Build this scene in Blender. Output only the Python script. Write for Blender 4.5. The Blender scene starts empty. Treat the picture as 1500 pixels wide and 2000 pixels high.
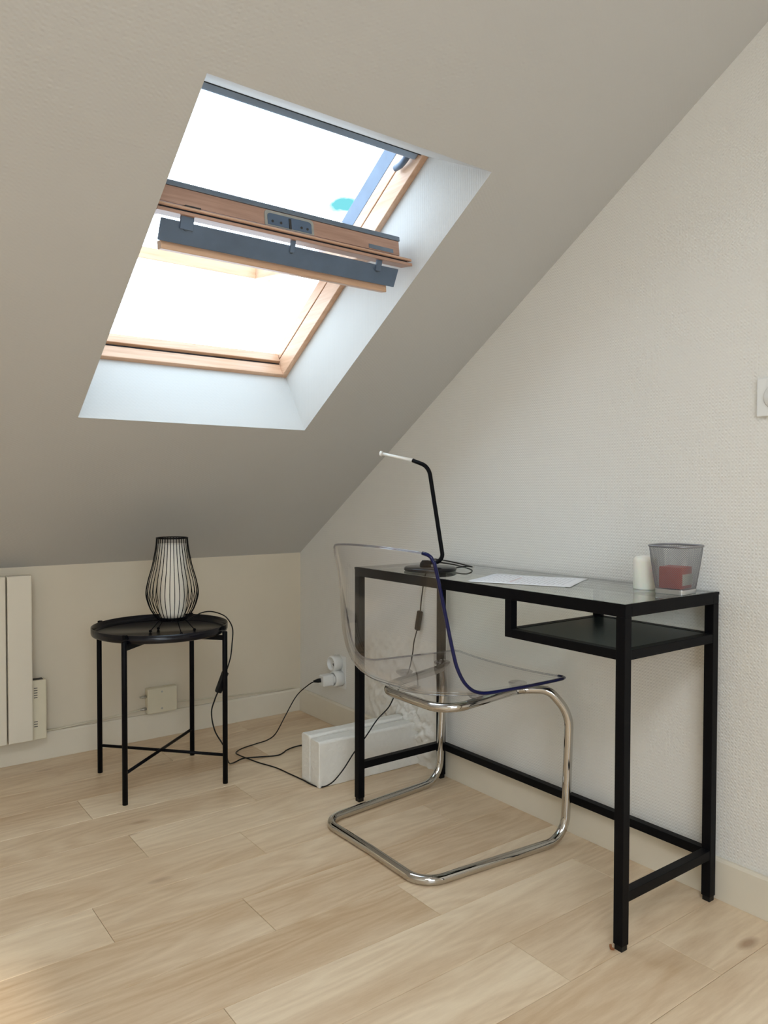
import bpy, bmesh, math, random
from mathutils import Vector, Matrix
random.seed(7)
SC = bpy.context.scene
COL = SC.collection
PI = math.pi

# ------------------------------------------------------------------ camera
YAW, PITCH, ROLL = 0.6378, -0.0256, 0.0017
cam_data = bpy.data.cameras.new('camera')
cam = bpy.data.objects.new('camera', cam_data)
COL.objects.link(cam)
SC.camera = cam
fwd = Vector((math.sin(YAW)*math.cos(PITCH), math.cos(YAW)*math.cos(PITCH), math.sin(PITCH)))
rgt = Vector((math.cos(YAW), -math.sin(YAW), 0))
up = rgt.cross(fwd)
r2 = math.cos(ROLL)*rgt + math.sin(ROLL)*up
u2 = -math.sin(ROLL)*rgt + math.cos(ROLL)*up
m3 = Matrix((r2, u2, -fwd)).transposed()
cam.matrix_world = Matrix.Translation((-1.7348, -2.9677, 0.9733)) @ m3.to_4x4()
cam_data.sensor_fit = 'HORIZONTAL'
cam_data.sensor_width = 36.0
cam_data.lens = 1498.3/1500*36.0
cam_data.clip_start = 0.02

# ------------------------------------------------------------------ view + sky + lights
vs = SC.view_settings
vs.view_transform = 'Standard'
vs.look = 'None'
vs.gamma = 1.0
vs.use_curve_mapping = False
vs.exposure = 0.0

SKY = 5.2
world = bpy.data.worlds.new('overcast_sky')
SC.world = world
world.use_nodes = True
nt = world.node_tree
nt.nodes.clear()
w_out = nt.nodes.new('ShaderNodeOutputWorld')
w_bg = nt.nodes.new('ShaderNodeBackground')
w_tc = nt.nodes.new('ShaderNodeTexCoord')
w_ns = nt.nodes.new('ShaderNodeTexNoise')
w_ns.inputs['Scale'].default_value = 3.1
w_ns.inputs['Detail'].default_value = 4
w_rp = nt.nodes.new('ShaderNodeValToRGB')
w_rp.color_ramp.elements[0].position = 0.30
w_rp.color_ramp.elements[0].color = (0.24, 0.62, 0.98, 1)
w_rp.color_ramp.elements[1].position = 0.42
w_rp.color_ramp.elements[1].color = (0.735, 0.87, 1.0, 1)
nt.links.new(w_tc.outputs['Generated'], w_ns.inputs['Vector'])
nt.links.new(w_ns.outputs['Fac'], w_rp.inputs['Fac'])
# a small ragged gap in the cloud where blue shows, beyond the open roof window
w_dis = nt.nodes.new('ShaderNodeVectorMath')
w_dis.operation = 'SUBTRACT'
w_dis.inputs[1].default_value = (0.5165, 0.7832, 0.3463)
w_scl = nt.nodes.new('ShaderNodeMapping')
w_scl.inputs['Scale'].default_value = (32, 32, 62)
w_len = nt.nodes.new('ShaderNodeVectorMath')
w_len.operation = 'LENGTH'
w_n2 = nt.nodes.new('ShaderNodeTexNoise')
w_n2.inputs['Scale'].default_value = 45
w_n2.inputs['Detail'].default_value = 3
w_add = nt.nodes.new('ShaderNodeMath')
w_add.operation = 'ADD'
w_gap = nt.nodes.new('ShaderNodeMapRange')
w_gap.inputs['From Min'].default_value = 1.55
w_gap.inputs['From Max'].default_value = 0.9
w_mix = nt.nodes.new('ShaderNodeMix')
w_mix.data_type = 'RGBA'
w_mix.inputs[7].default_value = (0.045, 0.155, 0.17, 1)
nt.links.new(w_tc.outputs['Generated'], w_dis.inputs[0])
nt.links.new(w_dis.outputs[0], w_scl.inputs['Vector'])
nt.links.new(w_scl.outputs[0], w_len.inputs[0])
nt.links.new(w_tc.outputs['Generated'], w_n2.inputs['Vector'])
nt.links.new(w_len.outputs['Value'], w_add.inputs[0])
nt.links.new(w_n2.outputs['Fac'], w_add.inputs[1])
nt.links.new(w_add.outputs[0], w_gap.inputs['Value'])
nt.links.new(w_gap.outputs['Result'], w_mix.inputs[0])
nt.links.new(w_rp.outputs['Color'], w_mix.inputs[6])
nt.links.new(w_mix.outputs[2], w_bg.inputs['Color'])
w_bg.inputs['Strength'].default_value = SKY
nt.links.new(w_bg.outputs['Background'], w_out.inputs['Surface'])


def area_light(name, loc, aim, sx, sy, power, color, portal=False):
    d = bpy.data.lights.new(name, 'AREA')
    d.shape = 'RECTANGLE'
    d.size, d.size_y = sx, sy
    d.energy = power
    d.color = color
    o = bpy.data.objects.new(name, d)
    COL.objects.link(o)
    o.location = loc
    o.rotation_euler = (Vector(aim)-Vector(loc)).to_track_quat('-Z', 'Y').to_euler()
    if portal:
        d.cycles.is_portal = True
    return o


# fill lamps added at unseen openings in the flat ceiling and the rear wall
area_light('roof_fill_light', (-2.3, -3.75, 2.80), (-1.9, -3.3, 0.0), 1.2, 1.0, 38, (0.97, 0.98, 1.0))
area_light('rear_fill_light', (-2.3, -5.12, 1.45), (-2.3, 0, 1.2), 1.7, 1.4, 7, (1.0, 0.95, 0.88))

# low hazy sun from behind the camera, coming in through the added rear opening; its patch just reaches the frame at the left
sun_d = bpy.data.lights.new('hazy_sun', 'SUN')
sun_d.energy = 2.0
sun_d.angle = math.radians(1.6)
sun_d.color = (1.0, 0.86, 0.68)
sun = bpy.data.objects.new('hazy_sun', sun_d)
COL.objects.link(sun)
sun.rotation_euler = Vector((0.010, 0.875, -0.487)).to_track_quat('-Z', 'Y').to_euler()

# ------------------------------------------------------------------ geometry constants
SL = 0.5696                 # slope of the mansard ceiling
KH = 0.7045                 # height of the knee wall
XL, YF, ZC = -4.0, -5.0, 2.5
cS, sS = math.cos(SL), math.sin(SL)


def st(x, s, t):
    """a point on the sloped ceiling: s up the slope, t outwards from it"""
    return Vector((x, -s*cS+t*sS, KH+s*sS+t*cS))


# ------------------------------------------------------------------ materials
def new_mat(name):
    m = bpy.data.materials.new(name)
    m.use_nodes = True
    n = m.node_tree.nodes
    b = n['Principled BSDF']
    return m, n, m.node_tree.links, b


def plain(name, col, rough=0.5, metal=0.0, noise=0.0, scale=40, bump=0.0, spec=0.5):
    m, n, l, b = new_mat(name)
    b.inputs['Base Color'].default_value = (*col, 1)
    b.inputs['Roughness'].default_value = rough
    b.inputs['Metallic'].default_value = metal
    b.inputs['Specular IOR Level'].default_value = spec
    tc = n.new('ShaderNodeTexCoord')
    ns = n.new('ShaderNodeTexNoise')
    ns.inputs['Scale'].default_value = scale
    ns.inputs['Detail'].default_value = 3
    l.new(tc.outputs['Object'], ns.inputs['Vector'])
    if noise > 0:
        mx = n.new('ShaderNodeMix')
        mx.data_type = 'RGBA'
        mx.inputs[6].default_value = (*[c*(1-noise) for c in col], 1)
        mx.inputs[7].default_value = (*[min(1, c*(1+noise)) for c in col], 1)
        l.new(ns.outputs['Fac'], mx.inputs[0])
        l.new(mx.outputs[2], b.inputs['Base Color'])
    if bump > 0:
        bp = n.new('ShaderNodeBump')
        bp.inputs['Strength'].default_value = bump
        bp.inputs['Distance'].default_value = 0.003
        l.new(ns.outputs['Fac'], bp.inputs['Height'])
        l.new(bp.outputs['Normal'], b.inputs['Normal'])
    return m


def math_node(n, l, op, a, b=None):
    k = n.new('ShaderNodeMath')
    k.operation = op
    for i, v in enumerate((a, b)):
        if v is None:
            continue
        if isinstance(v, (int, float)):
            k.inputs[i].default_value = v
        else:
            l.new(v, k.inputs[i])
    return k.outputs[0]


def woven(name, col, pitch_a, pitch_b, axes, strength, rough=0.75):
    """painted woven wallpaper: two crossed ribs of relief along the given axes"""
    m, n, l, b = new_mat(name)
    b.inputs['Roughness'].default_value = rough
    tc = n.new('ShaderNodeTexCoord')
    sp = n.new('ShaderNodeSeparateXYZ')
    l.new(tc.outputs['Object'], sp.inputs[0])
    a = math_node(n, l, 'SINE', math_node(n, l, 'MULTIPLY', sp.outputs[axes[0]], 2*PI/pitch_a))
    c = math_node(n, l, 'SINE', math_node(n, l, 'MULTIPLY', sp.outputs[axes[1]], 2*PI/pitch_b))
    w = math_node(n, l, 'MULTIPLY', a, c)
    ns = n.new('ShaderNodeTexNoise')
    ns.inputs['Scale'].default_value = 90
    ns.inputs['Detail'].default_value = 4
    l.new(tc.outputs['Object'], ns.inputs['Vector'])
    h = math_node(n, l, 'ADD', w, math_node(n, l, 'MULTIPLY', ns.outputs['Fac'], 1.6))
    h = math_node(n, l, 'ADD', h, math_node(n, l, 'MULTIPLY', c, 0.5))
    bp = n.new('ShaderNodeBump')
    bp.inputs['Strength'].default_value = strength
    bp.inputs['Distance'].default_value = 0.0012
    l.new(h, bp.inputs['Height'])
    l.new(bp.outputs['Normal'], b.inputs['Normal'])
    big = n.new('ShaderNodeTexNoise')
    big.inputs['Scale'].default_value = 2.5
    l.new(tc.outputs['Object'], big.inputs['Vector'])
    mx = n.new('ShaderNodeMix')
    mx.data_type = 'RGBA'
    mx.inputs[6].default_value = (*[q*0.97 for q in col], 1)
    mx.inputs[7].default_value = (*[min(1, q*1.03) for q in col], 1)
    l.new(big.outputs['Fac'], mx.inputs[0])
    l.new(mx.outputs[2], b.inputs['Base Color'])
    return m


def wood(name, c_lo, c_hi, axis=0, scale=1.0, rough=0.45, per_object=False, knots=False):
    m, n, l, b = new_mat(name)
    b.inputs['Roughness'].default_value = rough
    tc = n.new('ShaderNodeTexCoord')
    oi = n.new('ShaderNodeObjectInfo')
    off = n.new('ShaderNodeVectorMath')
    off.operation = 'ADD'
    rnd = n.new('ShaderNodeVectorMath')
    rnd.operation = 'SCALE'
    rnd.inputs[0].default_value = (31.7, 17.3, 9.1)
    l.new(oi.outputs['Random'], rnd.inputs['Scale'])
    l.new(tc.outputs['Object'], off.inputs[0])
    if per_object:
        l.new(rnd.outputs[0], off.inputs[1])
    mp = n.new('ShaderNodeMapping')
    sc = [22*scale]*3
    sc[axis] = (3.0 if per_object else 1.6)*scale
    mp.inputs['Scale'].default_value = sc
    l.new(off.outputs[0], mp.inputs['Vector'])
    # broad cathedral figure: contour lines of a stretched noise
    n1 = n.new('ShaderNodeTexNoise')
    n1.inputs['Scale'].default_value = 0.42
    n1.inputs['Detail'].default_value = 1.5
    n1.inputs['Distortion'].default_value = 0.35
    l.new(mp.outputs[0], n1.inputs['Vector'])
    ring = math_node(n, l, 'FRACT', math_node(n, l, 'MULTIPLY', n1.outputs['Fac'], 11))
    ring = math_node(n, l, 'ABSOLUTE', math_node(n, l, 'SUBTRACT', ring, 0.5))
    ring = math_node(n, l, 'MULTIPLY', ring, 2.0)
    # fine fibre
    n2 = n.new('ShaderNodeTexNoise')
    n2.inputs['Scale'].default_value = 5.0
    n2.inputs['Detail'].default_value = 5
    n2.inputs['Roughness'].default_value = 0.65
    l.new(mp.outputs[0], n2.inputs['Vector'])
    # slow tone changes
    n3 = n.new('ShaderNodeTexNoise')
    n3.inputs['Scale'].default_value = 0.3
    n3.inputs['Detail'].default_value = 2
    l.new(mp.outputs[0], n3.inputs['Vector'])
    f = math_node(n, l, 'MULTIPLY', ring, 0.15)
    f = math_node(n, l, 'ADD', f, math_node(n, l, 'MULTIPLY', n2.outputs['Fac'], 0.40 if per_object else 0.55))
    f = math_node(n, l, 'ADD', f, math_node(n, l, 'MULTIPLY', n3.outputs['Fac'], 0.88 if per_object else 0.75))
    if per_object:
        rr = math_node(n, l, 'FRACT', math_node(n, l, 'MULTIPLY', oi.outputs['Random'], 7.13))
        f = math_node(n, l, 'ADD', f, math_node(n, l, 'MULTIPLY', math_node(n, l, 'SUBTRACT', rr, 0.5), 0.26))
    rp = n.new('ShaderNodeValToRGB')
    rp.color_ramp.elements[0].position = 0.42
    rp.color_ramp.elements[0].color = (*c_lo, 1)
    rp.color_ramp.elements[1].position = 1.05
    rp.color_ramp.elements[1].color = (*c_hi, 1)
    l.new(f, rp.inputs['Fac'])
    out = rp.outputs['Color']
    if knots:
        mk = n.new('ShaderNodeMapping')
        ks = [9.0]*3
        ks[axis] = 3.6
        mk.inputs['Scale'].default_value = ks
        l.new(off.outputs[0], mk.inputs['Vector'])
        vo = n.new('ShaderNodeTexVoronoi')
        vo.inputs['Scale'].default_value = 0.55
        l.new(mk.outputs[0], vo.inputs['Vector'])
        kr = n.new('ShaderNodeValToRGB')
        kr.color_ramp.elements[0].position = 0.03
        kr.color_ramp.elements[0].color = (1, 1, 1, 1)
        kr.color_ramp.elements[1].position = 0.085
        kr.color_ramp.elements[1].color = (0, 0, 0, 1)
        l.new(vo.outputs['Distance'], kr.inputs['Fac'])
        mx = n.new('ShaderNodeMix')
        mx.data_type = 'RGBA'
        l.new(math_node(n, l, 'MULTIPLY', kr.outputs['Color'], 0.7), mx.inputs[0])
        l.new(out, mx.inputs[6])
        mx.inputs[7].default_value = (0.29, 0.15, 0.075, 1)
        out = mx.outputs[2]
    l.new(out, b.inputs['Base Color'])
    bp = n.new('ShaderNodeBump')
    bp.inputs['Strength'].default_value = 0.12
    bp.inputs['Distance'].default_value = 0.001
    l.new(n2.outputs['Fac'], bp.inputs['Height'])
    l.new(bp.outputs['Normal'], b.inputs['Normal'])
    return m


def clear(name, tint, refl=0.04, rough=0.02, gloss=(1, 1, 1)):
    """thin clear sheet: mostly lets light straight through, mirrors more at grazing angles"""
    m = bpy.data.materials.new(name)
    m.use_nodes = True
    n, l = m.node_tree.nodes, m.node_tree.links
    n.clear()
    o = n.new('ShaderNodeOutputMaterial')
    mix = n.new('ShaderNodeMixShader')
    tr = n.new('ShaderNodeBsdfTransparent')
    tr.inputs['Color'].default_value = (*tint, 1)
    gl = n.new('ShaderNodeBsdfGlossy')
    gl.inputs['Roughness'].default_value = rough
    gl.inputs['Color'].default_value = (*gloss, 1)
    fr = n.new('ShaderNodeFresnel')
    fr.inputs['IOR'].default_value = 1.5
    g = n.new('ShaderNodeNewGeometry')
    # back faces get the inverse index so both sides of the sheet mirror alike
    k = n.new('ShaderNodeMix')
    k.inputs[2].default_value = 1.5
    k.inputs[3].default_value = 1/1.5*1.0
    l.new(g.outputs['Backfacing'], k.inputs[0])
    lw = n.new('ShaderNodeLayerWeight')
    lw.inputs['Blend'].default_value = 0.5
    pw = math_node(n, l, 'POWER', lw.outputs['Facing'], 4.5)
    fac = math_node(n, l, 'ADD', math_node(n, l, 'MULTIPLY', pw, 1-refl), refl)
    n.remove(fr)
    n.remove(k)
    n.remove(g)
    l.new(fac, mix.inputs[0])
    l.new(tr.outputs[0], mix.inputs[1])
    l.new(gl.outputs[0], mix.inputs[2])
    l.new(mix.outputs[0], o.inputs['Surface'])
    return m


WHITE = (0.775, 0.755, 0.70)
M = {}
M['wall'] = woven('woven_wall_paint', WHITE, 0.0085, 0.0085, ('Y', 'Z'), 0.32)
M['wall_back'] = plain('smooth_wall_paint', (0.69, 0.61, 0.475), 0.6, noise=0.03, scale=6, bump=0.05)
M['wall_plain'] = plain('room_wall_paint', (0.77, 0.735, 0.66), 0.7, noise=0.02, scale=3)
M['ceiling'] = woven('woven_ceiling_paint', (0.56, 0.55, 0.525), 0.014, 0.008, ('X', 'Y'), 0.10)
M['baseboard'] = plain('baseboard_paint', (0.73, 0.665, 0.54), 0.38, noise=0.05, scale=12, bump=0.06)
M['plaster'] = plain('rough_plaster', (0.79, 0.76, 0.69), 0.7, noise=0.05, scale=60, bump=0.6)
M['beam'] = plain('painted_timber', (0.80, 0.77, 0.70), 0.55, noise=0.06, scale=70, bump=1.0)
M['subfloor'] = plain('subfloor', (0.16, 0.11, 0.06), 0.9, noise=0.2)
M['plank'] = wood('oak_plank', (0.555, 0.375, 0.215), (0.86, 0.695, 0.49), 0, 1.0, 0.34, True, True)
M['pine'] = wood('window_pine', (0.50, 0.28, 0.16), (0.76, 0.51, 0.35), 0, 1.3, 0.35)
M['pine_side'] = wood('window_pine_side', (0.50, 0.28, 0.16), (0.76, 0.51, 0.35), 1, 1.3, 0.35)
M['pine_dark'] = wood('window_pine_brown', (0.34, 0.19, 0.13), (0.60, 0.37, 0.27), 0, 1.6, 0.4)  # darker, browner tone for the top rail and vent flap
M['flash'] = plain('grey_aluminium', (0.20, 0.24, 0.29), 0.45, 0.6, 0.15, 20)
M['bluegrey'] = plain('blue_grey_aluminium', (0.11, 0.155, 0.225), 0.42, 0.2, 0.3, 14)
M['head_reflect'] = plain('aluminium_sky_reflection', (0.30, 0.39, 0.52), 0.4, 0.2, 0.2, 14)  # paler blue puts the sky's reflection into the head bar's colour
M['seal'] = plain('rubber_seal', (0.015, 0.018, 0.022), 0.6, noise=0.3)
M['latch'] = plain('galvanised_latch', (0.48, 0.47, 0.42), 0.45, 0.7, 0.25, 60)
M['black'] = plain('black_powder_coat', (0.004, 0.004, 0.005), 0.42, noise=0.2, scale=200, bump=0.02, spec=0.08)
M['tray'] = plain('black_tray_lacquer', (0.003, 0.003, 0.006), 0.24, noise=0.2, scale=100, spec=0.35)
M['shelf'] = plain('dark_green_black_shelf', (0.009, 0.013, 0.013), 0.34, noise=0.15, scale=100, spec=0.4)
M['rubber'] = plain('black_cable', (0.005, 0.005, 0.005), 0.5, noise=0.2, scale=90, spec=0.25)
M['chrome'] = plain('chrome', (0.55, 0.53, 0.50), 0.06, 1.0, 0.02, 30)
M['acrylic'] = clear('clear_acrylic', (0.978, 0.978, 0.988), 0.025, 0.02)
M['mount'] = clear('clear_mount', (0.74, 0.73, 0.74), 0.06, 0.1)
M['rim'] = plain('acrylic_edge_painted_reflection', (0.006, 0.009, 0.065), 0.15, 0.0, 0.5, 9, 0.0, 0.3)  # inner reflection painted as dark blue, used on the shell's near edge only
M['rim_clear'] = clear('acrylic_edge_clear', (0.66, 0.66, 0.72), 0.12, 0.05)
M['glass'] = clear('desk_glass', (0.90, 0.95, 0.92), 0.09, 0.01)
M['pane'] = clear('window_glass', (0.93, 0.96, 0.97), 0.04, 0.0)
M['rad'] = plain('radiator_enamel', (0.74, 0.68, 0.56), 0.35, noise=0.03, scale=8)
M['box'] = plain('cream_plastic', (0.72, 0.655, 0.49), 0.4, noise=0.03, scale=30)
M['plastic'] = plain('white_plastic', (0.80, 0.80, 0.77), 0.3, noise=0.02, scale=30)
M['slot'] = plain('dark_slot', (0.03, 0.028, 0.025), 0.6, noise=0.2)
M['shade'] = plain('frosted_lamp_shade', (0.82, 0.77, 0.66), 0.6, noise=0.04, scale=30)
M['wax'] = plain('candle_wax', (0.84, 0.82, 0.73), 0.45, noise=0.02, scale=20)
M['wax'].node_tree.nodes['Principled BSDF'].inputs['Subsurface Weight'].default_value = 0.25
M['wire'] = plain('silver_mesh', (0.28, 0.28, 0.30), 0.35, 0.7, 0.15, 60)
M['silver'] = plain('silver_sheet', (0.55, 0.56, 0.56), 0.3, 0.8, 0.1, 30)
M['red'] = plain('brick_red_card', (0.42, 0.10, 0.07), 0.55, noise=0.12, scale=60)
M['label'] = plain('pale_label', (0.52, 0.55, 0.48), 0.5, noise=0.1, scale=60)
M['led'] = plain('white_lamp_head', (0.84, 0.82, 0.77), 0.3, noise=0.03)
M['felt'] = plain('brown_felt', (0.28, 0.11, 0.04), 0.9, noise=0.2, scale=200)
M['cable_cream'] = plain('cream_cable', (0.66, 0.60, 0.46), 0.5, noise=0.1)


def paper_mat():
    m, n, l, b = new_mat('printed_paper')
    b.inputs['Roughness'].default_value = 0.6
    tc = n.new('ShaderNodeTexCoord')
    sp = n.new('ShaderNodeSeparateXYZ')
    l.new(tc.outputs['Object'], sp.inputs[0])
    row = math_node(n, l, 'FRACT', math_node(n, l, 'MULTIPLY', sp.outputs['Y'], 85))
    inrow = math_node(n, l, 'LESS_THAN', row, 0.42)
    ns = n.new('ShaderNodeTexNoise')
    ns.inputs['Scale'].default_value = 210
    ns.inputs['Detail'].default_value = 2
    l.new(tc.outputs['Object'], ns.inputs['Vector'])
    ink = math_node(n, l, 'GREATER_THAN', ns.outputs['Fac'], 0.5)
    mar = math_node(n, l, 'LESS_THAN', math_node(n, l, 'ABSOLUTE', sp.outputs['X']), 0.082)
    mar2 = math_node(n, l, 'LESS_THAN', math_node(n, l, 'ABSOLUTE', sp.outputs['Y']), 0.11)
    f = math_node(n, l, 'MULTIPLY', math_node(n, l, 'MULTIPLY', inrow, ink), math_node(n, l, 'MULTIPLY', mar, mar2))
    mx = n.new('ShaderNodeMix')
    mx.data_type = 'RGBA'
    mx.inputs[6].default_value = (0.82, 0.82, 0.84, 1)
    mx.inputs[7].default_value = (0.56, 0.54, 0.56, 1)
    l.new(f, mx.inputs[0])
    l.new(mx.outputs[2], b.inputs['Base Color'])
    return m


M['paper'] = paper_mat()
M['paper_plain'] = plain('white_paper', (0.80, 0.80, 0.80), 0.6, noise=0.02)
M['red_ink'] = plain('faded_red_ink', (0.72, 0.46, 0.44), 0.6, noise=0.2, scale=300)


# ------------------------------------------------------------------ mesh helpers
class MB:
    """collects shapes in room coordinates; build() links them as ONE mesh object"""

    def __init__(self):
        self.v, self.f, self.sm = [], [], []

    def add(self, vs, fs, smooth=False):
        o = len(self.v)
        self.v += [Vector(p) for p in vs]
        self.f += [[i+o for i in q] for q in fs]
        self.sm += [smooth]*len(fs)
        return self

    def hexa(self, p):
        return self.add(p, [(0, 3, 2, 1), (4, 5, 6, 7), (0, 1, 5, 4), (1, 2, 6, 5), (2, 3, 7, 6), (3, 0, 4, 7)])

    def box(self, x0, x1, y0, y1, z0, z1, fn=None):
        p = [(x0, y0, z0), (x1, y0, z0), (x1, y1, z0), (x0, y1, z0),
             (x0, y0, z1), (x1, y0, z1), (x1, y1, z1), (x0, y1, z1)]
        if fn:
            p = [fn(*q) for q in p]
        return self.hexa(p)

    def bar(self, a, b, w, h, upv=(0, 0, 1)):
        a, b = Vector(a), Vector(b)
        d = (b-a).normalized()
        s = d.cross(Vector(upv)).normalized()
        u = s.cross(d)
        p = []
        for e in (a, b):
            p += [e-s*w/2-u*h/2, e+s*w/2-u*h/2, e+s*w/2+u*h/2, e-s*w/2+u*h/2]
        return self.hexa(p)

    def tube(self, path, r, n=10, closed=False, caps=True):
        path = [Vector(p) for p in path]
        N = len(path)
        rr = r if isinstance(r, (list, tuple)) else [r]*N
        vs, fs = [], []
        prev = None
        for i, p in enumerate(path):
            a = path[i-1] if (i > 0 or closed) else p
            b = path[(i+1) % N] if (i < N-1 or closed) else p
            d = (b-a).normalized()
            if prev is None:
                t = Vector((0, 0, 1)) if abs(d.z) < 0.9 else Vector((1, 0, 0))
                u = (t-d*t.dot(d)).normalized()
            else:
                u = (prev-d*prev.dot(d)).normalized()
            prev = u
            w = d.cross(u)
            for k in range(n):
                a_ = 2*PI*k/n
                vs.append(p+(u*math.cos(a_)+w*math.sin(a_))*rr[i])
        for i in range(N if closed else N-1):
            j = (i+1) % N
            for k in range(n):
                k2 = (k+1) % n
                fs.append((i*n+k, i*n+k2, j*n+k2, j*n+k))
        self.add(vs, fs, True)
        if caps and not closed:
            o = len(self.v)-len(vs)
            self.f.append([o+k for k in range(n)][::-1])
            self.f.append([o+(N-1)*n+k for k in range(n)])
            self.sm += [False, False]
        return self

    def lathe(self, prof, c, n=32, axis=(0, 0, 1), cap0=True, cap1=True):
        """prof: (radius, height) along the axis from c"""
        ax = Vector(axis).normalized()
        t = Vector((1, 0, 0)) if abs(ax.x) < 0.9 else Vector((0, 1, 0))
        u = (t-ax*t.dot(ax)).normalized()
        w = ax.cross(u)
        c = Vector(c)
        vs, fs = [], []
        for r, h in prof:
            for k in range(n):
                a = 2*PI*k/n
                vs.append(c+ax*h+(u*math.cos(a)+w*math.sin(a))*r)
        for i in range(len(prof)-1):
            for k in range(n):
                k2 = (k+1) % n
                fs.append((i*n+k, i*n+k2, (i+1)*n+k2, (i+1)*n+k))
        o = len(self.v)
        self.add(vs, fs, True)
        if cap0:
            self.f.append([o+k for k in range(n)][::-1])
            self.sm.append(False)
        if cap1:
            self.f.append([o+(len(prof)-1)*n+k for k in range(n)])
            self.sm.append(False)
        return self

    def ball(self, c, r, n=12):
        return self.lathe([(r*math.sin(PI*k/8), -r*math.cos(PI*k/8)) for k in range(9)][1:-1], c, n)

    def prism(self, poly, fn, a, b):
        """poly: 2D outline; fn(u, v, w) places it; extruded from w=a to w=b"""
        n = len(poly)
        vs = [fn(p[0], p[1], a) for p in poly]+[fn(p[0], p[1], b) for p in poly]
        fs = [list(range(n))[::-1], [n+k for k in range(n)]]
        fs += [(k, (k+1) % n, n+(k+1) % n, n+k) for k in range(n)]
        return self.add(vs, fs)

    def build(self, name, mat, parent=None, bevel=0.0, seg=2, origin=None):
        o_ = Vector(origin) if origin is not None else world_of(parent)
        me = bpy.data.meshes.new(name)
        me.from_pydata([tuple(p-o_) for p in self.v], [], self.f)
        me.polygons.foreach_set('use_smooth', self.sm)
        bm = bmesh.new()
        bm.from_mesh(me)
        bmesh.ops.recalc_face_normals(bm, faces=bm.faces)
        bm.to_mesh(me)
        bm.free()
        me.materials.append(mat)
        ob = bpy.data.objects.new(name, me)
        COL.objects.link(ob)
        if parent is not None:
            ob.parent = parent
            ob.location = o_-world_of(parent)
        else:
            ob.location = o_
        if bevel > 0:
            bv = ob.modifiers.new('bevel', 'BEVEL')
            bv.width = bevel
            bv.segments = seg
            bv.limit_method = 'ANGLE'
            bv.angle_limit = math.radians(40)
        return ob


def world_of(o):
    p = Vector((0, 0, 0))
    while o is not None:
        p += o.location
        o = o.parent
    return p


def thing(name, loc, label, cat, group=None):
    o = bpy.data.objects.new(name, None)
    o.empty_display_size = 0.05
    COL.objects.link(o)
    o.location = loc
    return tag(o, label, cat, group)


def tag(o, label, cat, group=None):
    o['label'] = label
    o['category'] = cat
    if group:
        o['group'] = group
    return o


def struct(o):
    o['kind'] = 'structure'
    return o


def fillet(pts, rad, n=8):
    pts = [Vector(p) for p in pts]
    out = [pts[0]]
    for i in range(1, len(pts)-1):
        r = rad[i] if isinstance(rad, (list, tuple)) else rad
        p, a, b = pts[i], pts[i-1], pts[i+1]
        da, db = (a-p), (b-p)
        ang = da.angle(db)
        if r <= 0 or ang > PI-0.02:
            out.append(p)
            continue
        t = min(r/math.tan(ang/2), da.length*0.49, db.length*0.49)
        rr = t*math.tan(ang/2)
        da.normalize()
        db.normalize()
        bis = (da+db).normalized()
        c = p+bis*(rr/math.sin(ang/2))
        s, e = p+da*t-c, p+db*t-c
        tot = s.angle(e)
        ax = s.cross(e).normalized()
        for k in range(n+1):
            out.append(c+Matrix.Rotation(tot*k/n, 3, ax) @ s)
    out.append(pts[-1])
    return out


def spline(pts, n=10):
    pts = [Vector(p) for p in pts]
    P = [pts[0]*2-pts[1]]+pts+[pts[-1]*2-pts[-2]]
    out = []
    for i in range(1, len(P)-2):
        a, b, c, d = P[i-1:i+3]
        for k in range(n):
            t = k/n
            out.append(0.5*((2*b)+(c-a)*t+(2*a-5*b+4*c-d)*t*t+(3*b-3*c+d-a)*t**3))
    out.append(pts[-1])
    return out


# ================================================================== SETTING
# floor: dark sub-floor, planks one by one
mb = MB()
mb.box(XL-0.1, 0.1, YF-0.1, 0.1, -0.08, -0.0025)
floor = struct(mb.build('floor', M['subfloor']))
ROW0, PW = -0.637, 0.168
known = {-3: -0.707, -2: -0.40, -1: -1.085, 0: -0.628, 1: -1.034, 2: -0.772, 3: -1.228, 4: -0.926, 5: -0.590,
         6: -1.129, 7: -0.538, 8: -0.276}
plank_mesh = {}
for k in range(-4, 27):
    y1 = min(ROW0-PW*k, -0.002)
    y0 = max(ROW0-PW*(k+1), YF+0.002)
    if y1-y0 < 0.02:
        continue
    j = known.get(k, -random.random())
    xs = sorted(set([XL+0.002, -0.002]+[j+i for i in range(-5, 3) if XL+0.05 < j+i < -0.05]))
    for a, b in zip(xs[:-1], xs[1:]):
        key = (round(b-a, 3), round(y1-y0, 3))
        if key not in plank_mesh:
            L, Wd, e = b-a-0.0010, y1-y0-0.0010, 0.0008
            q = MB()
            ring0 = [(-L/2, -Wd/2, -0.0025), (L/2, -Wd/2, -0.0025), (L/2, Wd/2, -0.0025), (-L/2, Wd/2, -0.0025)]
            ring1 = [(p[0], p[1], -0.0007) for p in ring0]
            ring2 = [(p[0]-math.copysign(e, p[0]), p[1]-math.copysign(e, p[1]), 0.0) for p in ring0]
            fs = [(8, 9, 10, 11)]
            for r in (0, 4):
                fs += [(r+i, r+(i+1) % 4, r+4+(i+1) % 4, r+4+i) for i in range(4)]
            q.add(ring0+ring1+ring2, fs)
            ob = q.build('plank', M['plank'], floor)
            plank_mesh[key] = ob.data
        else:
            ob = bpy.data.objects.new('plank', plank_mesh[key])
            COL.objects.link(ob)
            ob.parent = floor
        ob.location = ((a+b)/2, (y0+y1)/2, 0)

# walls (solid slabs)
S_TOP = (ZC-KH)/sS
y_top = -S_TOP*cS


def yz(u, v, w):
    return (w, u, v)


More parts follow.
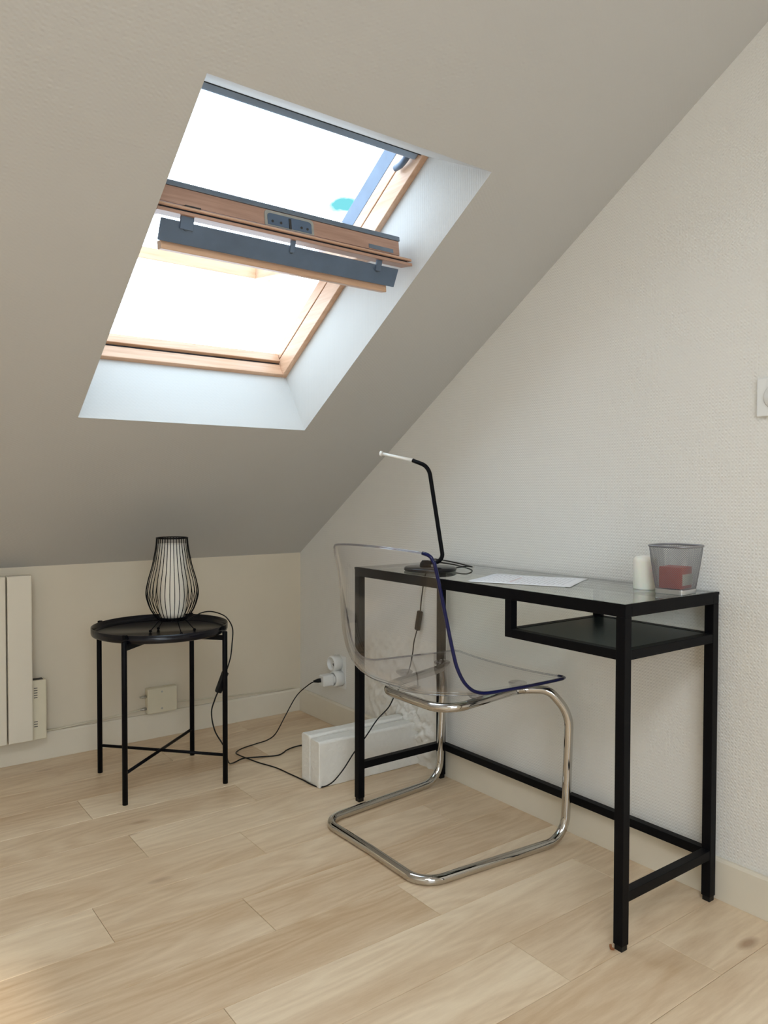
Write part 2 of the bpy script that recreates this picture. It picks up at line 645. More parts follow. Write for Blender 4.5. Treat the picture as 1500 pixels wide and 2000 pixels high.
mb = MB()
mb.prism([(0.12, -0.08), (0.12, KH-0.12*math.tan(SL)+0.14), (0, KH+0.14), (y_top, ZC+0.14), (YF-0.12, ZC+0.14), (YF-0.12, -0.08)], yz, 0.0, 0.1)
wall_right = struct(mb.build('wall_right', M['wall']))
mb = MB()
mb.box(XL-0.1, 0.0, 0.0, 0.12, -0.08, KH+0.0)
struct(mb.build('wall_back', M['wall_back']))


def wall_with_hole(lo, hi, h0, h1, z0, z1, zt, fn):
    q = MB()
    q.box(lo, h0, 0, 0.1, -0.08, zt, fn)
    q.box(h1, hi, 0, 0.1, -0.08, zt, fn)
    q.box(h0, h1, 0, 0.1, -0.08, z0, fn)
    q.box(h0, h1, 0, 0.1, z1, zt, fn)
    return q


struct(wall_with_hole(XL-0.1, 0.0, -3.15, -1.45, 0.75, 2.15, ZC+0.1,
                      lambda a, d, z: (a, YF-d, z)).build('wall_front', M['wall_plain']))  # hole added as an unseen window for the rear fill lamp and sun
mb = MB()
mb.box(XL-0.1, XL, YF, 0.12, -0.08, ZC+0.1)
struct(mb.build('wall_left', M['wall_plain']))

# sloped ceiling with the roof-window shaft
X0, X1, S0, S1 = -1.145, -0.417, 0.882, 1.927
B0, B1, DT = 0.878, 1.788, 0.232            # shaft end at the window frame
mb = MB()


def q4(a, b, c, d):
    mb.add([a, b, c, d], [(0, 1, 2, 3)])


xl, xr, sa, sb = XL, 0.0, 0.0, S_TOP
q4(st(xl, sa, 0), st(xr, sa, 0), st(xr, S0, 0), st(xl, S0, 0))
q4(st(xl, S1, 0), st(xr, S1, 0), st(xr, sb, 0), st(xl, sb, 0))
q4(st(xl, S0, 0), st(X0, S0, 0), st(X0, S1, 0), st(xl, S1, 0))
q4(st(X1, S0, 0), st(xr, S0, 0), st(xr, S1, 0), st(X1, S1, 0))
# shaft sides
q4(st(X0, S0, 0), st(X1, S0, 0), st(X1, B0, DT), st(X0, B0, DT))
q4(st(X0, S1, 0), st(X1, S1, 0), st(X1, B1, DT), st(X0, B1, DT))
q4(st(X0, S0, 0), st(X0, S1, 0), st(X0, B1, DT), st(X0, B0, DT))
q4(st(X1, S0, 0), st(X1, S1, 0), st(X1, B1, DT), st(X1, B0, DT))
# flat ceiling and the roof's outer skin
RX0, RX1, RY0, RY1 = -2.95, -1.65, -4.30, -3.20      # unseen opening added for the roof fill lamp, behind the camera
for z_ in (ZC, ZC+0.35):
    q4((xl-.1, y_top, z_), (xr+.1, y_top, z_), (xr+.1, RY1, z_), (xl-.1, RY1, z_))
    q4((xl-.1, RY0, z_), (xr+.1, RY0, z_), (xr+.1, YF-.1, z_), (xl-.1, YF-.1, z_))
    q4((xl-.1, RY0, z_), (RX0, RY0, z_), (RX0, RY1, z_), (xl-.1, RY1, z_))
    q4((RX1, RY0, z_), (xr+.1, RY0, z_), (xr+.1, RY1, z_), (RX1, RY1, z_))
ring_ = [(RX0, RY0), (RX1, RY0), (RX1, RY1), (RX0, RY1)]
for i in range(4):
    a, b = ring_[i], ring_[(i+1) % 4]
    q4((*a, ZC), (*b, ZC), (*b, ZC+0.35), (*a, ZC+0.35))
RT = 0.30
ox0, ox1, os0, os1 = X0-0.06, X1+0.06, B0-0.05, B1+0.10
q4(st(xl-.1, -0.3, RT), st(xr+.1, -0.3, RT), st(xr+.1, os0, RT), st(xl-.1, os0, RT))
q4(st(xl-.1, os1, RT), st(xr+.1, os1, RT), st(xr+.1, sb+.3, RT), st(xl-.1, sb+.3, RT))
q4(st(xl-.1, os0, RT), st(ox0, os0, RT), st(ox0, os1, RT), st(xl-.1, os1, RT))
q4(st(ox1, os0, RT), st(xr+.1, os0, RT), st(xr+.1, os1, RT), st(ox1, os1, RT))
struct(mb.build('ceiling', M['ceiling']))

# baseboards
BH, BT = 0.099, 0.012


def board(name, fn, lo, hi):
    q = MB()
    q.prism([(0.0, 0.0), (BT, 0.0), (BT, BH-0.007), (BT-0.004, BH), (0.0, BH)], fn, lo, hi)
    return struct(q.build(name, M['baseboard'], bevel=0.001))


board('baseboard_back', lambda d, z, w: (w, -d, z), XL+0.001, -0.0005)
board('baseboard_right', lambda d, z, w: (-d, w, z), -0.735, -BT-0.0005)
board('baseboard_right', lambda d, z, w: (-d, w, z), YF+0.001, -0.97)

# crumbly plaster where the beam meets the right wall
def lump(y, z):
    s = 0
    for k in range(14):
        a, b, p, q_ = LP[k]
        s += math.sin(a*y+p)*math.sin(b*z+q_)
    return s/14


LP = [(random.uniform(20, 160), random.uniform(20, 160), random.uniform(0, 6), random.uniform(0, 6)) for _ in range(14)]
mb = MB()
ny, nz = 72, 56
vs, fs = [], []
for j in range(nz+1):
    for i in range(ny+1):
        y = -0.50-0.47*i/ny
        z = 0.46*j/nz
        e = min(1, min(i, ny-i)/9.0, (nz-j)/12.0)
        near = math.exp(-(((y+0.80)/0.13)**2+((z-0.13)/0.11)**2))
        d = e*(0.006+0.016*lump(y, z)+0.026*near*(1+1.6*lump(y*1.7+3, z*1.9)))
        vs.append((-max(d, -0.002)+0.0012*(1-e), y, z))
for j in range(nz):
    for i in range(ny):
        a = j*(ny+1)+i
        fs.append((a, a+1, a+ny+2, a+ny+1))
mb.add(vs, fs, True)
mb.build('plaster_patch', M['plaster'], wall_right)['label'] = 'rough crumbly white plaster around the beam end'

# ------------------------------------------------------------------ roof window
win = bpy.data.objects.new('window_1', None)
win.empty_display_size = 0.1
COL.objects.link(win)
win.location = st(-0.78, 1.345, 0.28)
struct(win)
XF0, XF1 = -1.127, -0.435                   # clear width of the fixed frame
mb = MB()
mb.box(XF1, XF1+0.045, 0.86, 1.86, DT-0.004, 0.2885, st)
mb.build('frame_side', M['pine_side'], win, 0.002)
mb = MB()
mb.box(XF0-0.045, XF0, 0.86, 1.86, DT-0.004, 0.2885, st)
mb.build('frame_side', M['pine_side'], win, 0.002)
mb = MB()
mb.box(XF1+0.002, XF1+0.045, 0.86, 1.86, 0.2950, 0.331, st)
mb.build('frame_side', M['pine_side'], win, 0.002)
mb = MB()
mb.box(XF0-0.045, XF0-0.002, 0.86, 1.86, 0.2950, 0.331, st)
mb.build('frame_side', M['pine_side'], win, 0.002)
mb = MB()
mb.box(XF1+0.006, XF1+0.05, 0.86, 1.86, 0.2885, 0.295, st)
mb.box(XF0-0.05, XF0-0.006, 0.86, 1.86, 0.2885, 0.295, st)
mb.box(XF0, XF1, 0.86, 0.89, 0.272, 0.280, st)
mb.box(XF0, XF1, 1.783, 1.82, 0.236, 0.243, st)
mb.build('rubber_gasket', M['seal'], win)
# upper half: metal cover on the outside of the frame
for xa, xb in ((XF1+0.002, XF1+0.05), (XF0-0.05, XF0-0.002)):
    mb = MB()
    mb.box(xa, xb, 1.41, 1.80, 0.331, 0.388, st)
    mb.build('metal_cover', M['bluegrey'], win, 0.002)
mb = MB()
mb.box(XF0, XF1, 0.860, 0.893, DT-0.004, 0.272, st)
mb.build('frame_sill', M['pine'], win, 0.002)
mb = MB()
mb.box(XF0, XF1, 0.860, 0.902, 0.280, 0.314, st)
mb.build('frame_sill', M['pine'], win, 0.002)
mb = MB()
mb.box(XF0, XF1, 1.760, 1.81, 0.243, 0.275, st)
mb.build('head_profile', M['head_reflect'], win, 0.006, 3)
mb = MB()
mb.box(XF0, XF1, 1.745, 1.81, 0.275, 0.290, st)
mb.build('head_profile', M['flash'], win, 0.002)
mb = MB()
mb.tube(spline([st(-0.449, 1.772, 0.268), st(-0.451, 1.750, 0.262), st(-0.451, 1.725, 0.266), st(-0.449, 1.702, 0.280)]), 0.009, 8)
mb.build('stay_hook', M['bluegrey'], win)
mb = MB()
mb.tube(spline([st(-0.445, 1.435, 0.36), st(-0.455, 1.432, 0.352), st(-0.465, 1.425, 0.348)]), 0.007, 8)
mb.box(-0.452, -0.436, 1.405, 1.425, 0.325, 0.375, st)
mb.build('pivot_hinge', M['latch'], win)

# the sash, swung nearly level; local axes: a = along the sash from the pivot to the room, b = normal (up)
PH = math.radians(7.4)
PVY, PVZ = -0.93, 1.683


def sash_pt(x, a, b):
    return Vector((x, PVY-a*math.cos(PH)+b*math.sin(PH), PVZ-a*math.sin(PH)+b*math.cos(PH)))


sash = bpy.data.objects.new('sash', None)
sash.empty_display_size = 0.05
COL.objects.link(sash)
sash.parent = win
sash.location = Vector((-0.785, PVY, PVZ))-win.location


def sp(name, mat, boxes, bevel=0.0015, label=None):
    q = MB()
    for bx in boxes:
        q.box(*bx, sash_pt)
    o = q.build(name, mat, sash, bevel)
    if label:
        o['label'] = label
    return o


SX0, SX1 = -1.122, -0.458
sp('top_rail', M['pine_dark'], [(SX0, SX1, 0.345, 0.385, -0.022, 0.018)])
sp('bottom_rail', M['pine'], [(SX0, SX1+0.012, -0.42, -0.375, -0.022, 0.018)])
sp('side_rail', M['pine_side'], [(SX0, SX0+0.045, -0.375, 0.345, -0.022, 0.018)])
sp('side_rail', M['pine_side'], [(SX1-0.045, SX1, -0.375, 0.345, -0.022, 0.018)])
sp('pane', M['pane'], [(SX0+0.04, SX1-0.04, -0.38, 0.35, -0.004, 0.010)], 0)
sp('cladding', M['flash'], [(SX0-0.004, SX1+0.002, 0.343, 0.388, 0.018, 0.031), (SX0-0.004, SX1+0.012, -0.424, -0.375, 0.018, 0.028),
                            (SX0-0.004, SX0+0.045, -0.375, 0.343, 0.018, 0.028), (SX1-0.045, SX1+0.004, -0.375, 0.343, 0.018, 0.028)])
# latch plate on the room edge of the top rail
q = MB()
hw, hh, rc = 0.068, 0.019, 0.010
outl = []
for cx, cy, a0 in ((hw-rc, hh-rc, 0), (-hw+rc, hh-rc, 90), (-hw+0.002, -hh+0.002, 180), (hw-0.002, -hh+0.002, 270)):
    r_ = rc if a0 < 180 else 0.002
    for k in range(5):
        a_ = math.radians(a0+k*22.5)
        outl.append((cx+r_*math.cos(a_), cy+r_*math.sin(a_)))
q.prism(outl, lambda u, v_, w: sash_pt(-0.797+u, w, -0.003+v_), 0.385, 0.388)
q.prism([(p[0]*1.0, p[1]) for p in outl], lambda u, v_, w: sash_pt(-0.797+u, w, -0.003+v_), 0.3845, 0.3852)
lp = q.build('latch_plate', M['latch'], sash, 0.0008)
q = MB()
q.prism([(p[0]*0.90, p[1]*0.76-0.002) for p in outl], lambda u, v_, w: sash_pt(-0.797+u, w, -0.003+v_), 0.3878, 0.3886)
q.build('latch_recess', M['bluegrey'], sash)
sp('flap_edge_highlight', M['pine'], [(-1.136, -0.433, 0.4015, 0.4040, -0.0335, -0.0300)], 0.0005)  # thin pale strip added to paint the highlight along the ledge edge
q = MB()
q.box(-0.800, -0.794, 0.388, 0.3905, -0.020, 0.006, sash_pt)
for x_ in (-0.845, -0.822, -0.765, -0.748):
    q.lathe([(0.0032, 0.0), (0.0032, 0.0015)], sash_pt(x_, 0.388, -0.010), 10, sash_pt(0, 1, 0)-sash_pt(0, 0, 0))
q.build('latch_slot', M['slot'], sash)
sp('date_plate', M['flash'], [(-0.56, -0.480, 0.385, 0.3862, -0.019, -0.008)], 0.0003)
sp('small_catch', M['slot'], [(-1.065, -1.028, 0.372, 0.392, -0.030, -0.021)], 0.001)
# ventilation flap: wooden ledge, dark grip below it, brackets
sp('vent_flap', M['pine_dark'], [(-1.137, -0.432, 0.350, 0.402, -0.0355, -0.0275), (-1.134, -0.430, 0.352, 0.402, -0.0475, -0.0395)], 0.0015)
sp('flap_core', M['seal'], [(-1.125, -0.445, 0.356, 0.397, -0.0395, -0.0355)], 0)
q = MB()
g0, g1 = -1.117, -0.462
prof = [(0.374, -0.058), (0.380, -0.060), (0.352, -0.107), (0.345, -0.105)]
q.prism(prof, lambda u, v_, w: sash_pt(w, u, v_), g0, g1)
q.build('grip_bar', M['bluegrey'], sash, 0.001)
sp('grip_strip', M['pine'], [(-1.108, -0.480, 0.318, 0.342, -0.123, -0.103)], 0.002)
for x_, w_ in ((-0.79, 0.012), (-1.06, 0.03), (-0.53, 0.016)):
    q = MB()
    q.bar(sash_pt(x_, 0.388, -0.044), sash_pt(x_, 0.376, -0.075), w_, 0.006, (0, 1, 0))
    q.ball(sash_pt(x_, 0.374, -0.072), 0.006)
    q.build('grip_bracket', M['bluegrey'], sash)

# ================================================================== PAINTED BEAM
bt = thing('timber_beam', (-0.21, -0.79, 0), 'white painted wooden beam jutting low across the floor from the right wall', 'beam')


def beam_pt(u, w, z):     # u from free end (0) to wall (1); w across 0..1
    x = -0.420+u*0.415
    y = -0.727-0.012*u-w*(0.112)
    return Vector((x, y, z))


def jitter_bar(w0, w1, z1, seed):
    rng = random.Random(seed)
    n_ = 14
    rings = []
    for i in range(n_+1):
        u = i/n_
        j_ = lambda s=0.0016: rng.uniform(-s, s)
        ring = [beam_pt(u, w0, 0.0005), beam_pt(u, w1, 0.0005), beam_pt(u, w1, z1*0.5), beam_pt(u, w1, z1-0.006),
                beam_pt(u, w1-0.05*(1 if w1 > w0 else -1), z1), beam_pt(u, w0+0.05, z1), beam_pt(u, w0, z1-0.006), beam_pt(u, w0, z1*0.5)]
        rings.append([p+Vector((j_() if 0 < i < n_ else j_(0.0012), j_(), j_(0.0010) if k > 1 else 0)) for k, p in enumerate(ring)])
    q = MB()
    vs = [p for r in rings for p in r]
    fs = []
    for i in range(n_):
        for k in range(8):
            fs.append((i*8+k, i*8+(k+1) % 8, (i+1)*8+(k+1) % 8, (i+1)*8+k))
    fs.append(list(range(8)))
    fs.append([n_*8+k for k in range(8)])
    q.add(vs, fs)
    return q


jitter_bar(0.0, 0.46, 0.160, 1).build('beam_half', M['beam'], bt, 0.003)
jitter_bar(0.49, 1.0, 0.153, 2).build('beam_half', M['beam'], bt, 0.003)

# ================================================================== RADIATOR + wall boxes
rad = thing('electric_radiator', (-1.4, 0, 0.1), 'cream electric radiator of upright slabs on the low back wall', 'radiator')
x = -1.132
for k in range(6):
    q = MB()
    q.box(x-0.079, x, -0.092, -0.055, 0.100-0.0015*k*0, 0.682)
    q.build('slab', M['rad'], rad, 0.004, 3)
    x -= 0.0835
q = MB()
q.box(-1.60, -1.150, -0.055, -0.018, 0.12, 0.66)
q.build('rear_panel', M['rad'], rad, 0.003)
for xx in (-1.25, -1.5):
    q = MB()
    q.box(xx-0.02, xx+0.02, -0.018, 0.0, 0.25, 0.55)
    q.build('wall_bracket', M['rad'], rad)
q = MB()
q.box(-1.134, -1.0815, -0.066, -0.022, 0.093, 0.305)
cb = q.build('control_box', M['box'], rad, 0.004, 3)
q = MB()
q.box(-1.131, -1.090, -0.058, -0.030, 0.3045, 0.3058)
q.build('display_window', M['slot'], cb)
for zz in [0.277-0.0085*k for k in range(5)]+[0.157-0.0085*k for k in range(3)]:
    q = MB()
    q.box(-1.124, -1.112, -0.0668, -0.0655, zz, zz+0.0025)
    q.build('vent_slit', M['slot'], cb)

jb = thing('junction_box', (-0.645, 0, 0.155), 'cream electrical junction box low on the back wall behind the tray table', 'electrical box')
q = MB()
q.box(-0.705, -0.585, -0.034, 0.0, 0.104, 0.203)
q.build('cover', M['box'], jb, 0.005, 3)
for zz in (0.172, 0.124):
    q = MB()
    q.lathe([(0.0055, 0), (0.0055, 0.018), (0.0035, 0.019), (0.0035, 0.026)], (-0.704, -0.017, zz), 10, (-1, 0, 0))
    q.build('cable_gland', M['latch'], jb)
for zz in (0.187, 0.121):
    q = MB()
    q.lathe([(0.004, 0), (0.004, 0.0012)], (-0.648, -0.0338, zz), 10, (0, -1, 0))
    q.build('screw', M['latch'], jb)
q = MB()
q.tube(spline([(-0.728, -0.016, 0.124), (-0.76, -0.010, 0.118), (-0.86, -0.006, 0.110), (-0.95, -0.006, 0.107), (-1.02, -0.007, 0.103), (-1.0825, -0.012, 0.105)]), 0.0032, 6)
tag(q.build('wall_cable', M['cable_cream']), 'pale cable along the back baseboard from radiator control to junction box', 'cable', 'pale cables along the back wall')
q = MB()
q.tube(spline([(-0.585, -0.006, 0.130), (-0.50, -0.0045, 0.124), (-0.40, -0.0045, 0.118), (-0.2, -0.0045, 0.108), (-0.03, -0.0045, 0.1045)]), 0.0028, 6)
tag(q.build('wall_cable', M['cable_cream']), 'thin pale cable on the back wall running from junction box to the corner', 'cable', 'pale cables along the back wall')

# double socket on the right wall
so = thing('wall_socket', (0, -0.33, 0.24), 'white double round wall socket low beside the corner', 'socket')
for yy, zz in ((-0.318, 0.268), (-0.335, 0.208)):
    q = MB()
    q.lathe([(0.033, 0), (0.033, 0.036), (0.031, 0.042), (0.0265, 0.044), (0.0245, 0.042), (0.0235, 0.028)], (0, yy, zz), 28, (-1, 0, 0))
    ring = q.build('socket_ring', M['plastic'], so)
    q = MB()
    for dz in (-0.009, 0.009):
        q.lathe([(0.0028, 0), (0.0028, 0.0008)], (-0.0282, yy, zz+dz), 8, (-1, 0, 0))
    q.lathe([(0.0024, 0), (0.0024, 0.010)], (-0.0282, yy-0.010, zz), 8, (-1, 0, 0))
    q.build('pin_hole', M['slot'], ring)
q = MB()
q.box(-0.004, 0.0, -0.37, -0.285, 0.165, 0.30)
q.build('back_plate', M['plastic'], so, 0.003)

sw = thing('light_switch', (0, -2.107, 1.19), 'white square light switch on the right wall at the right edge', 'switch')
q = MB()
q.box(-0.010, 0, -2.149, -2.064, 1.146, 1.233)
q.build('plate', M['plastic'], sw, 0.003, 3)
q = MB()
q.lathe([(0.026, 0), (0.026, 0.003), (0.023, 0.006), (0.0, 0.0075)], (-0.0095, -2.107, 1.189), 28, (-1, 0, 0), True, False)
q.build('dial', M['plastic'], sw)

# ================================================================== DESK
DX0, DX1, DY0, DY1, DZ = -0.38, -0.02, -1.986, -0.986, 0.74
T = 0.023
desk = thing('glass_desk', ((DX0+DX1)/2, (DY0+DY1)/2, 0), 'narrow black metal desk with clear glass top along the right wall', 'desk')
for xa in (DX0, DX1-T):
    for ya in (DY0, DY1-T):
        q = MB()
        q.box(xa, xa+T, ya, ya+T, 0.012, 0.712)
        lg = q.build('leg', M['black'], desk, 0.0012)
        q = MB()
        q.box(xa+0.002, xa+T-0.002, ya+0.002, ya+T-0.002, 0.0, 0.012)
        q.build('foot', M['rubber'], lg, 0.001)
        if xa == DX0 and ya == DY0:
            q = MB()
            q.tube(spline([(xa-0.001, ya+0.02, 0.001), (xa-0.007, ya+0.022, 0.004), (xa-0.009, ya+0.022, 0.012)], 5), 0.003, 6)
            q.build('felt_pad', M['felt'], lg)['label'] = 'brown felt pad peeling from the foot'
AZ0, AZ1 = 0.712, 0.7345
for nm, bx in (('top_rail', (DX0, DX0+T, DY0, DY1, AZ0, AZ1)), ('top_rail', (DX1-T, DX1, DY0, DY1, AZ0, AZ1)),
               ('top_rail', (DX0+T, DX1-T, DY0, DY0+T, AZ0, AZ1)), ('top_rail', (DX0+T, DX1-T, DY1-T, DY1, AZ0, AZ1)),
               ('lower_rail', (DX0+T, DX1-T, DY0+0.001, DY0+T-0.001, 0.103, 0.125)),
               ('lower_rail', (DX0+T, DX1-T, DY1-T+0.001, DY1-0.001, 0.103, 0.125)),
               ('lower_rail', (DX1-T+0.001, DX1-0.001, DY0+T, DY1-T, 0.103, 0.125)),
               ('shelf_post', (DX0+0.001, DX0+T-0.001, -1.658, -1.637, 0.620, AZ0)),
               ('shelf_post', (DX1-T+0.001, DX1-0.001, -1.658, -1.637, 0.620, AZ0)),
               ('shelf_rail', (DX0+0.001, DX0+T-0.001, DY0+T, -1.658, 0.620, 0.641)),
               ('shelf_rail', (DX1-T+0.001, DX1-0.001, DY0+T, -1.658, 0.620, 0.641)),
               ('shelf_rail', (DX0+T, DX1-T, DY0+0.001, DY0+T-0.001, 0.620, 0.641)),
               ('shelf_rail', (DX0+T, DX1-T, -1.658, -1.637, 0.620, 0.641))):
    q = MB()
    q.box(*bx)
    q.build(nm, M['black'], desk, 0.001)
q = MB()
q.box(DX0+T-0.002, DX1-T+0.002, DY0+T-0.002, -1.656, 0.632, 0.640)
q.build('shelf_plate', M['shelf'], desk, 0.0006)
q = MB()
q.box(DX0+0.002, DX1-0.002, DY0+0.002, DY1-0.002, AZ1, 0.7405)
q.build('glass_top', M['glass'], desk, 0.0008)
# thin dark lip that holds the glass
q = MB()
q.box(DX0-0.0005, DX0+0.0025, DY0-0.0005, DY1+0.0005, AZ1-0.001, 0.7395)
q.box(DX1-0.0025, DX1+0.0005, DY0-0.0005, DY1+0.0005, AZ1-0.001, 0.7395)
q.box(DX0, DX1, DY0-0.0005, DY0+0.0025, AZ1-0.001, 0.7395)
q.box(DX0, DX1, DY1-0.0025, DY1+0.0005, AZ1-0.001, 0.7395)
q.build('glass_lip', M['black'], desk)

# ================================================================== CHAIR
YC = -1.307
chair = thing('cantilever_chair', (-0.30, YC, 0), 'clear acrylic shell chair on a chrome cantilever frame, tucked under the glass desk', 'chair')
R_T = 0.0125
half = [(-0.548, 0.0, R_T), (-0.553, 0.228, R_T), (-0.075, 0.268, R_T), (-0.058, 0.266, 0.36), (-0.098, 0.225, 0.424),
        (-0.150, 0.162, 0.420), (-0.412, 0.150, 0.398), (-0.412, 0.0, 0.398)]
rads = [0, 0.065, 0.07, 0.12, 0.05, 0.08, 0.13, 0]
near = fillet([(a, YC-b, c) for a, b, c in half], rads, 10)
far = fillet([(a, YC+b, c) for a, b, c in half], rads, 10)
loop = near+far[::-1][1:-1]
q = MB()
q.tube(loop, R_T, 16, closed=True)
q.build('tube_frame', M['chrome'], chair)

edge_p = [(-0.030, 0.450), (-0.09, 0.450), (-0.15, 0.451), (-0.20, 0.452), (-0.25, 0.4535), (-0.30, 0.455), (-0.346, 0.457), (-0.375, 0.461), (-0.400, 0.470),
          (-0.420, 0.485), (-0.436, 0.505), (-0.450, 0.535), (-0.460, 0.570), (-0.470, 0.61), (-0.482, 0.66), (-0.494, 0.71), (-0.505, 0.755), (-0.514, 0.79), (-0.522, 0.820)]
cent_p = [(-0.042, 0.444), (-0.09, 0.437), (-0.14, 0.432), (-0.20, 0.428), (-0.255, 0.426), (-0.31, 0.425), (-0.36, 0.4255), (-0.41, 0.428), (-0.455, 0.436),
          (-0.495, 0.452), (-0.530, 0.478), (-0.556, 0.512), (-0.572, 0.552), (-0.580, 0.60), (-0.580, 0.66), (-0.575, 0.71), (-0.567, 0.76), (-0.558, 0.797), (-0.549, 0.830)]


def samp(tab, v):
    n_ = len(tab)-1
    f_ = min(max(v, 0), 1)*n_
    i = min(int(f_), n_-1)
    t = f_-i
    P = [Vector((*tab[max(0, min(n_, i+k))], 0)) for k in (-1, 0, 1, 2)]
    a, b, c, d = P
    r_ = 0.5*((2*b)+(c-a)*t+(2*a-5*b+4*c-d)*t*t+(3*b-3*c+d-a)*t**3)
    return r_.x, r_.y


def shell(u, v):
    au = abs(u)
    c0 = 0.13
    if au > 1-c0:                                    # rounded corners, top and front
        k = (au-(1-c0))/c0
        dv = (1-math.sqrt(max(0, 1-k*k)))
        lo, hi = 0.028*dv, 1-0.042*dv
    else:
        lo, hi = 0.0, 1.0
    v = lo+(hi-lo)*v
    ex, ez = samp(edge_p, v)
    cx_, cz_ = samp(cent_p, v)
    k = au**2.3
    wdt = 0.236+0.008*math.sin(PI*min(1, v*1.6))-0.012*max(0, v-0.55)/0.45
    return Vector((cx_+(ex-cx_)*k, YC+u*wdt, cz_+(ez-cz_)*k))


NU, NV = 36, 60
us = [math.sin((2*i/NU-1)*PI/2)*0.55+(2*i/NU-1)*0.45 for i in range(NU+1)]
q = MB()
grid = [[shell(u, j/NV) for u in us] for j in range(NV+1)]
q.add([p for r in grid for p in r],
      [(j*(NU+1)+i, j*(NU+1)+i+1, (j+1)*(NU+1)+i+1, (j+1)*(NU+1)+i) for j in range(NV) for i in range(NU)], True)
sh = q.build('seat_shell', M['acrylic'], chair)
so_ = sh.modifiers.new('solid', 'SOLIDIFY')
so_.thickness = 0.0055
so_.offset = 0
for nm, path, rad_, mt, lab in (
        ('edge_painted_reflection', [grid[0][i] for i in range(4, -1, -1)]+[grid[j][0] for j in range(1, NV+1)]+[grid[NV][i] for i in range(1, 5)], 0.0048, M['rim'],
         'dark blue inner reflection painted on the near edge of the clear shell'),
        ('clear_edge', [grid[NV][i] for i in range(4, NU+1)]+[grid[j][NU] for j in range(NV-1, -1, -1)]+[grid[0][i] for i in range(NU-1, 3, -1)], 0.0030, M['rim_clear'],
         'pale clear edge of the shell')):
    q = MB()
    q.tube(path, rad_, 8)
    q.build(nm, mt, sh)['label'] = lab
for x_, dy in ((-0.31, 0.158), (-0.31, -0.158), (-0.155, 0.162), (-0.155, -0.162)):
    q = MB()
    q.lathe([(0.018, -0.012), (0.025, -0.004), (0.026, 0.0), (0.022, 0.002), (0.016, 0.002)], (x_, YC+dy, 0.433 if x_ < -0.2 else 0.440), 24)
    q.build('seat_mount', M['mount'], chair)['label'] = 'round clear mount between seat and tube'

# ================================================================== TRAY TABLE
TC = Vector((-0.800, -0.436, 0))
tt = thing('tray_table', TC, 'small round black metal tray table by the low back wall', 'table')
A0 = -0.8443
RL = 0.232
RZ = 0.527
q = MB()
q.lathe([(0.0, 0.499), (0.212, 0.499), (0.2205, 0.502), (0.2225, 0.507), (0.2225, 0.5265), (0.2200, 0.5265), (0.2195, 0.510), (0.2150, 0.5035), (0.0, 0.5030)],
        TC, 72, (0, 0, 1), False, False)
q.build('tray', M['tray'], tt)
for k in range(4):
    a = A0+k*PI/2
    d = Vector((math.cos(a), math.sin(a), 0))
    p = TC+d*RL
    q = MB()
    q.lathe([(0.0085, 0.0), (0.0085, 0.508), (0.007, 0.510)], p, 14)
    lg = q.build('leg', M['black'], tt)
    q = MB()
    q.bar(p-d*0.004+Vector((0, 0, 0.515)), p-d*0.004+Vector((0, 0, 0.529)), 0.012, 0.012, d)
    q.build('rim_notch', M['black'], lg, 0.001)
for k in range(2):
    a = A0+k*PI/2
    d = Vector((math.cos(a), math.sin(a), 0))
    for z_, nm, dz in ((0.489, 'top_brace', 0.0), (0.095, 'cross_brace', 0.0)):
        q = MB()
        if nm == 'cross_brace':
            q.tube([TC-d*(RL-0.006)+Vector((0, 0, z_+k*0.002)), TC+d*(RL-0.006)+Vector((0, 0, z_+k*0.002))], 0.0052, 10)
        else:
            q.bar(TC-d*(RL-0.006)+Vector((0, 0, z_)), TC+d*(RL-0.006)+Vector((0, 0, z_)), 0.010, 0.016+0.002*k)
        q.build(nm, M['black'], tt)

# ================================================================== WIRE LAMP ON THE TRAY
LC = Vector((-0.778, -0.486, 0))
wl = thing('wire_table_lamp', LC+Vector((0, 0, 0.503)), 'vase-shaped black wire cage lamp with white inner shade on the tray table', 'lamp')
prof = [(0.043, 0.546), (0.055, 0.557), (0.064, 0.571), (0.072, 0.585), (0.0815, 0.612), (0.0853, 0.639), (0.078, 0.680), (0.066, 0.722),
        (0.0575, 0.763), (0.0522, 0.795), (0.0505, 0.820)]
pts = spline([(p[0], 0, p[1]) for p in prof], 4)
NW = 34
w0 = None
for k in range(NW):
    if w0 is None:
        q = MB()
        q.tube([LC+p for p in pts], 0.00125, 6)
        w0 = q.build('wire', M['black'], wl, origin=LC+Vector((0, 0, 0.503)))
    else:
        o = w0.copy()
        COL.objects.link(o)
        o.rotation_euler = (0, 0, 2*PI*k/NW)


def ring_path(c, r, n=40):
    return [Vector(c)+Vector((r*math.cos(2*PI*i/n), r*math.sin(2*PI*i/n), 0)) for i in range(n)]


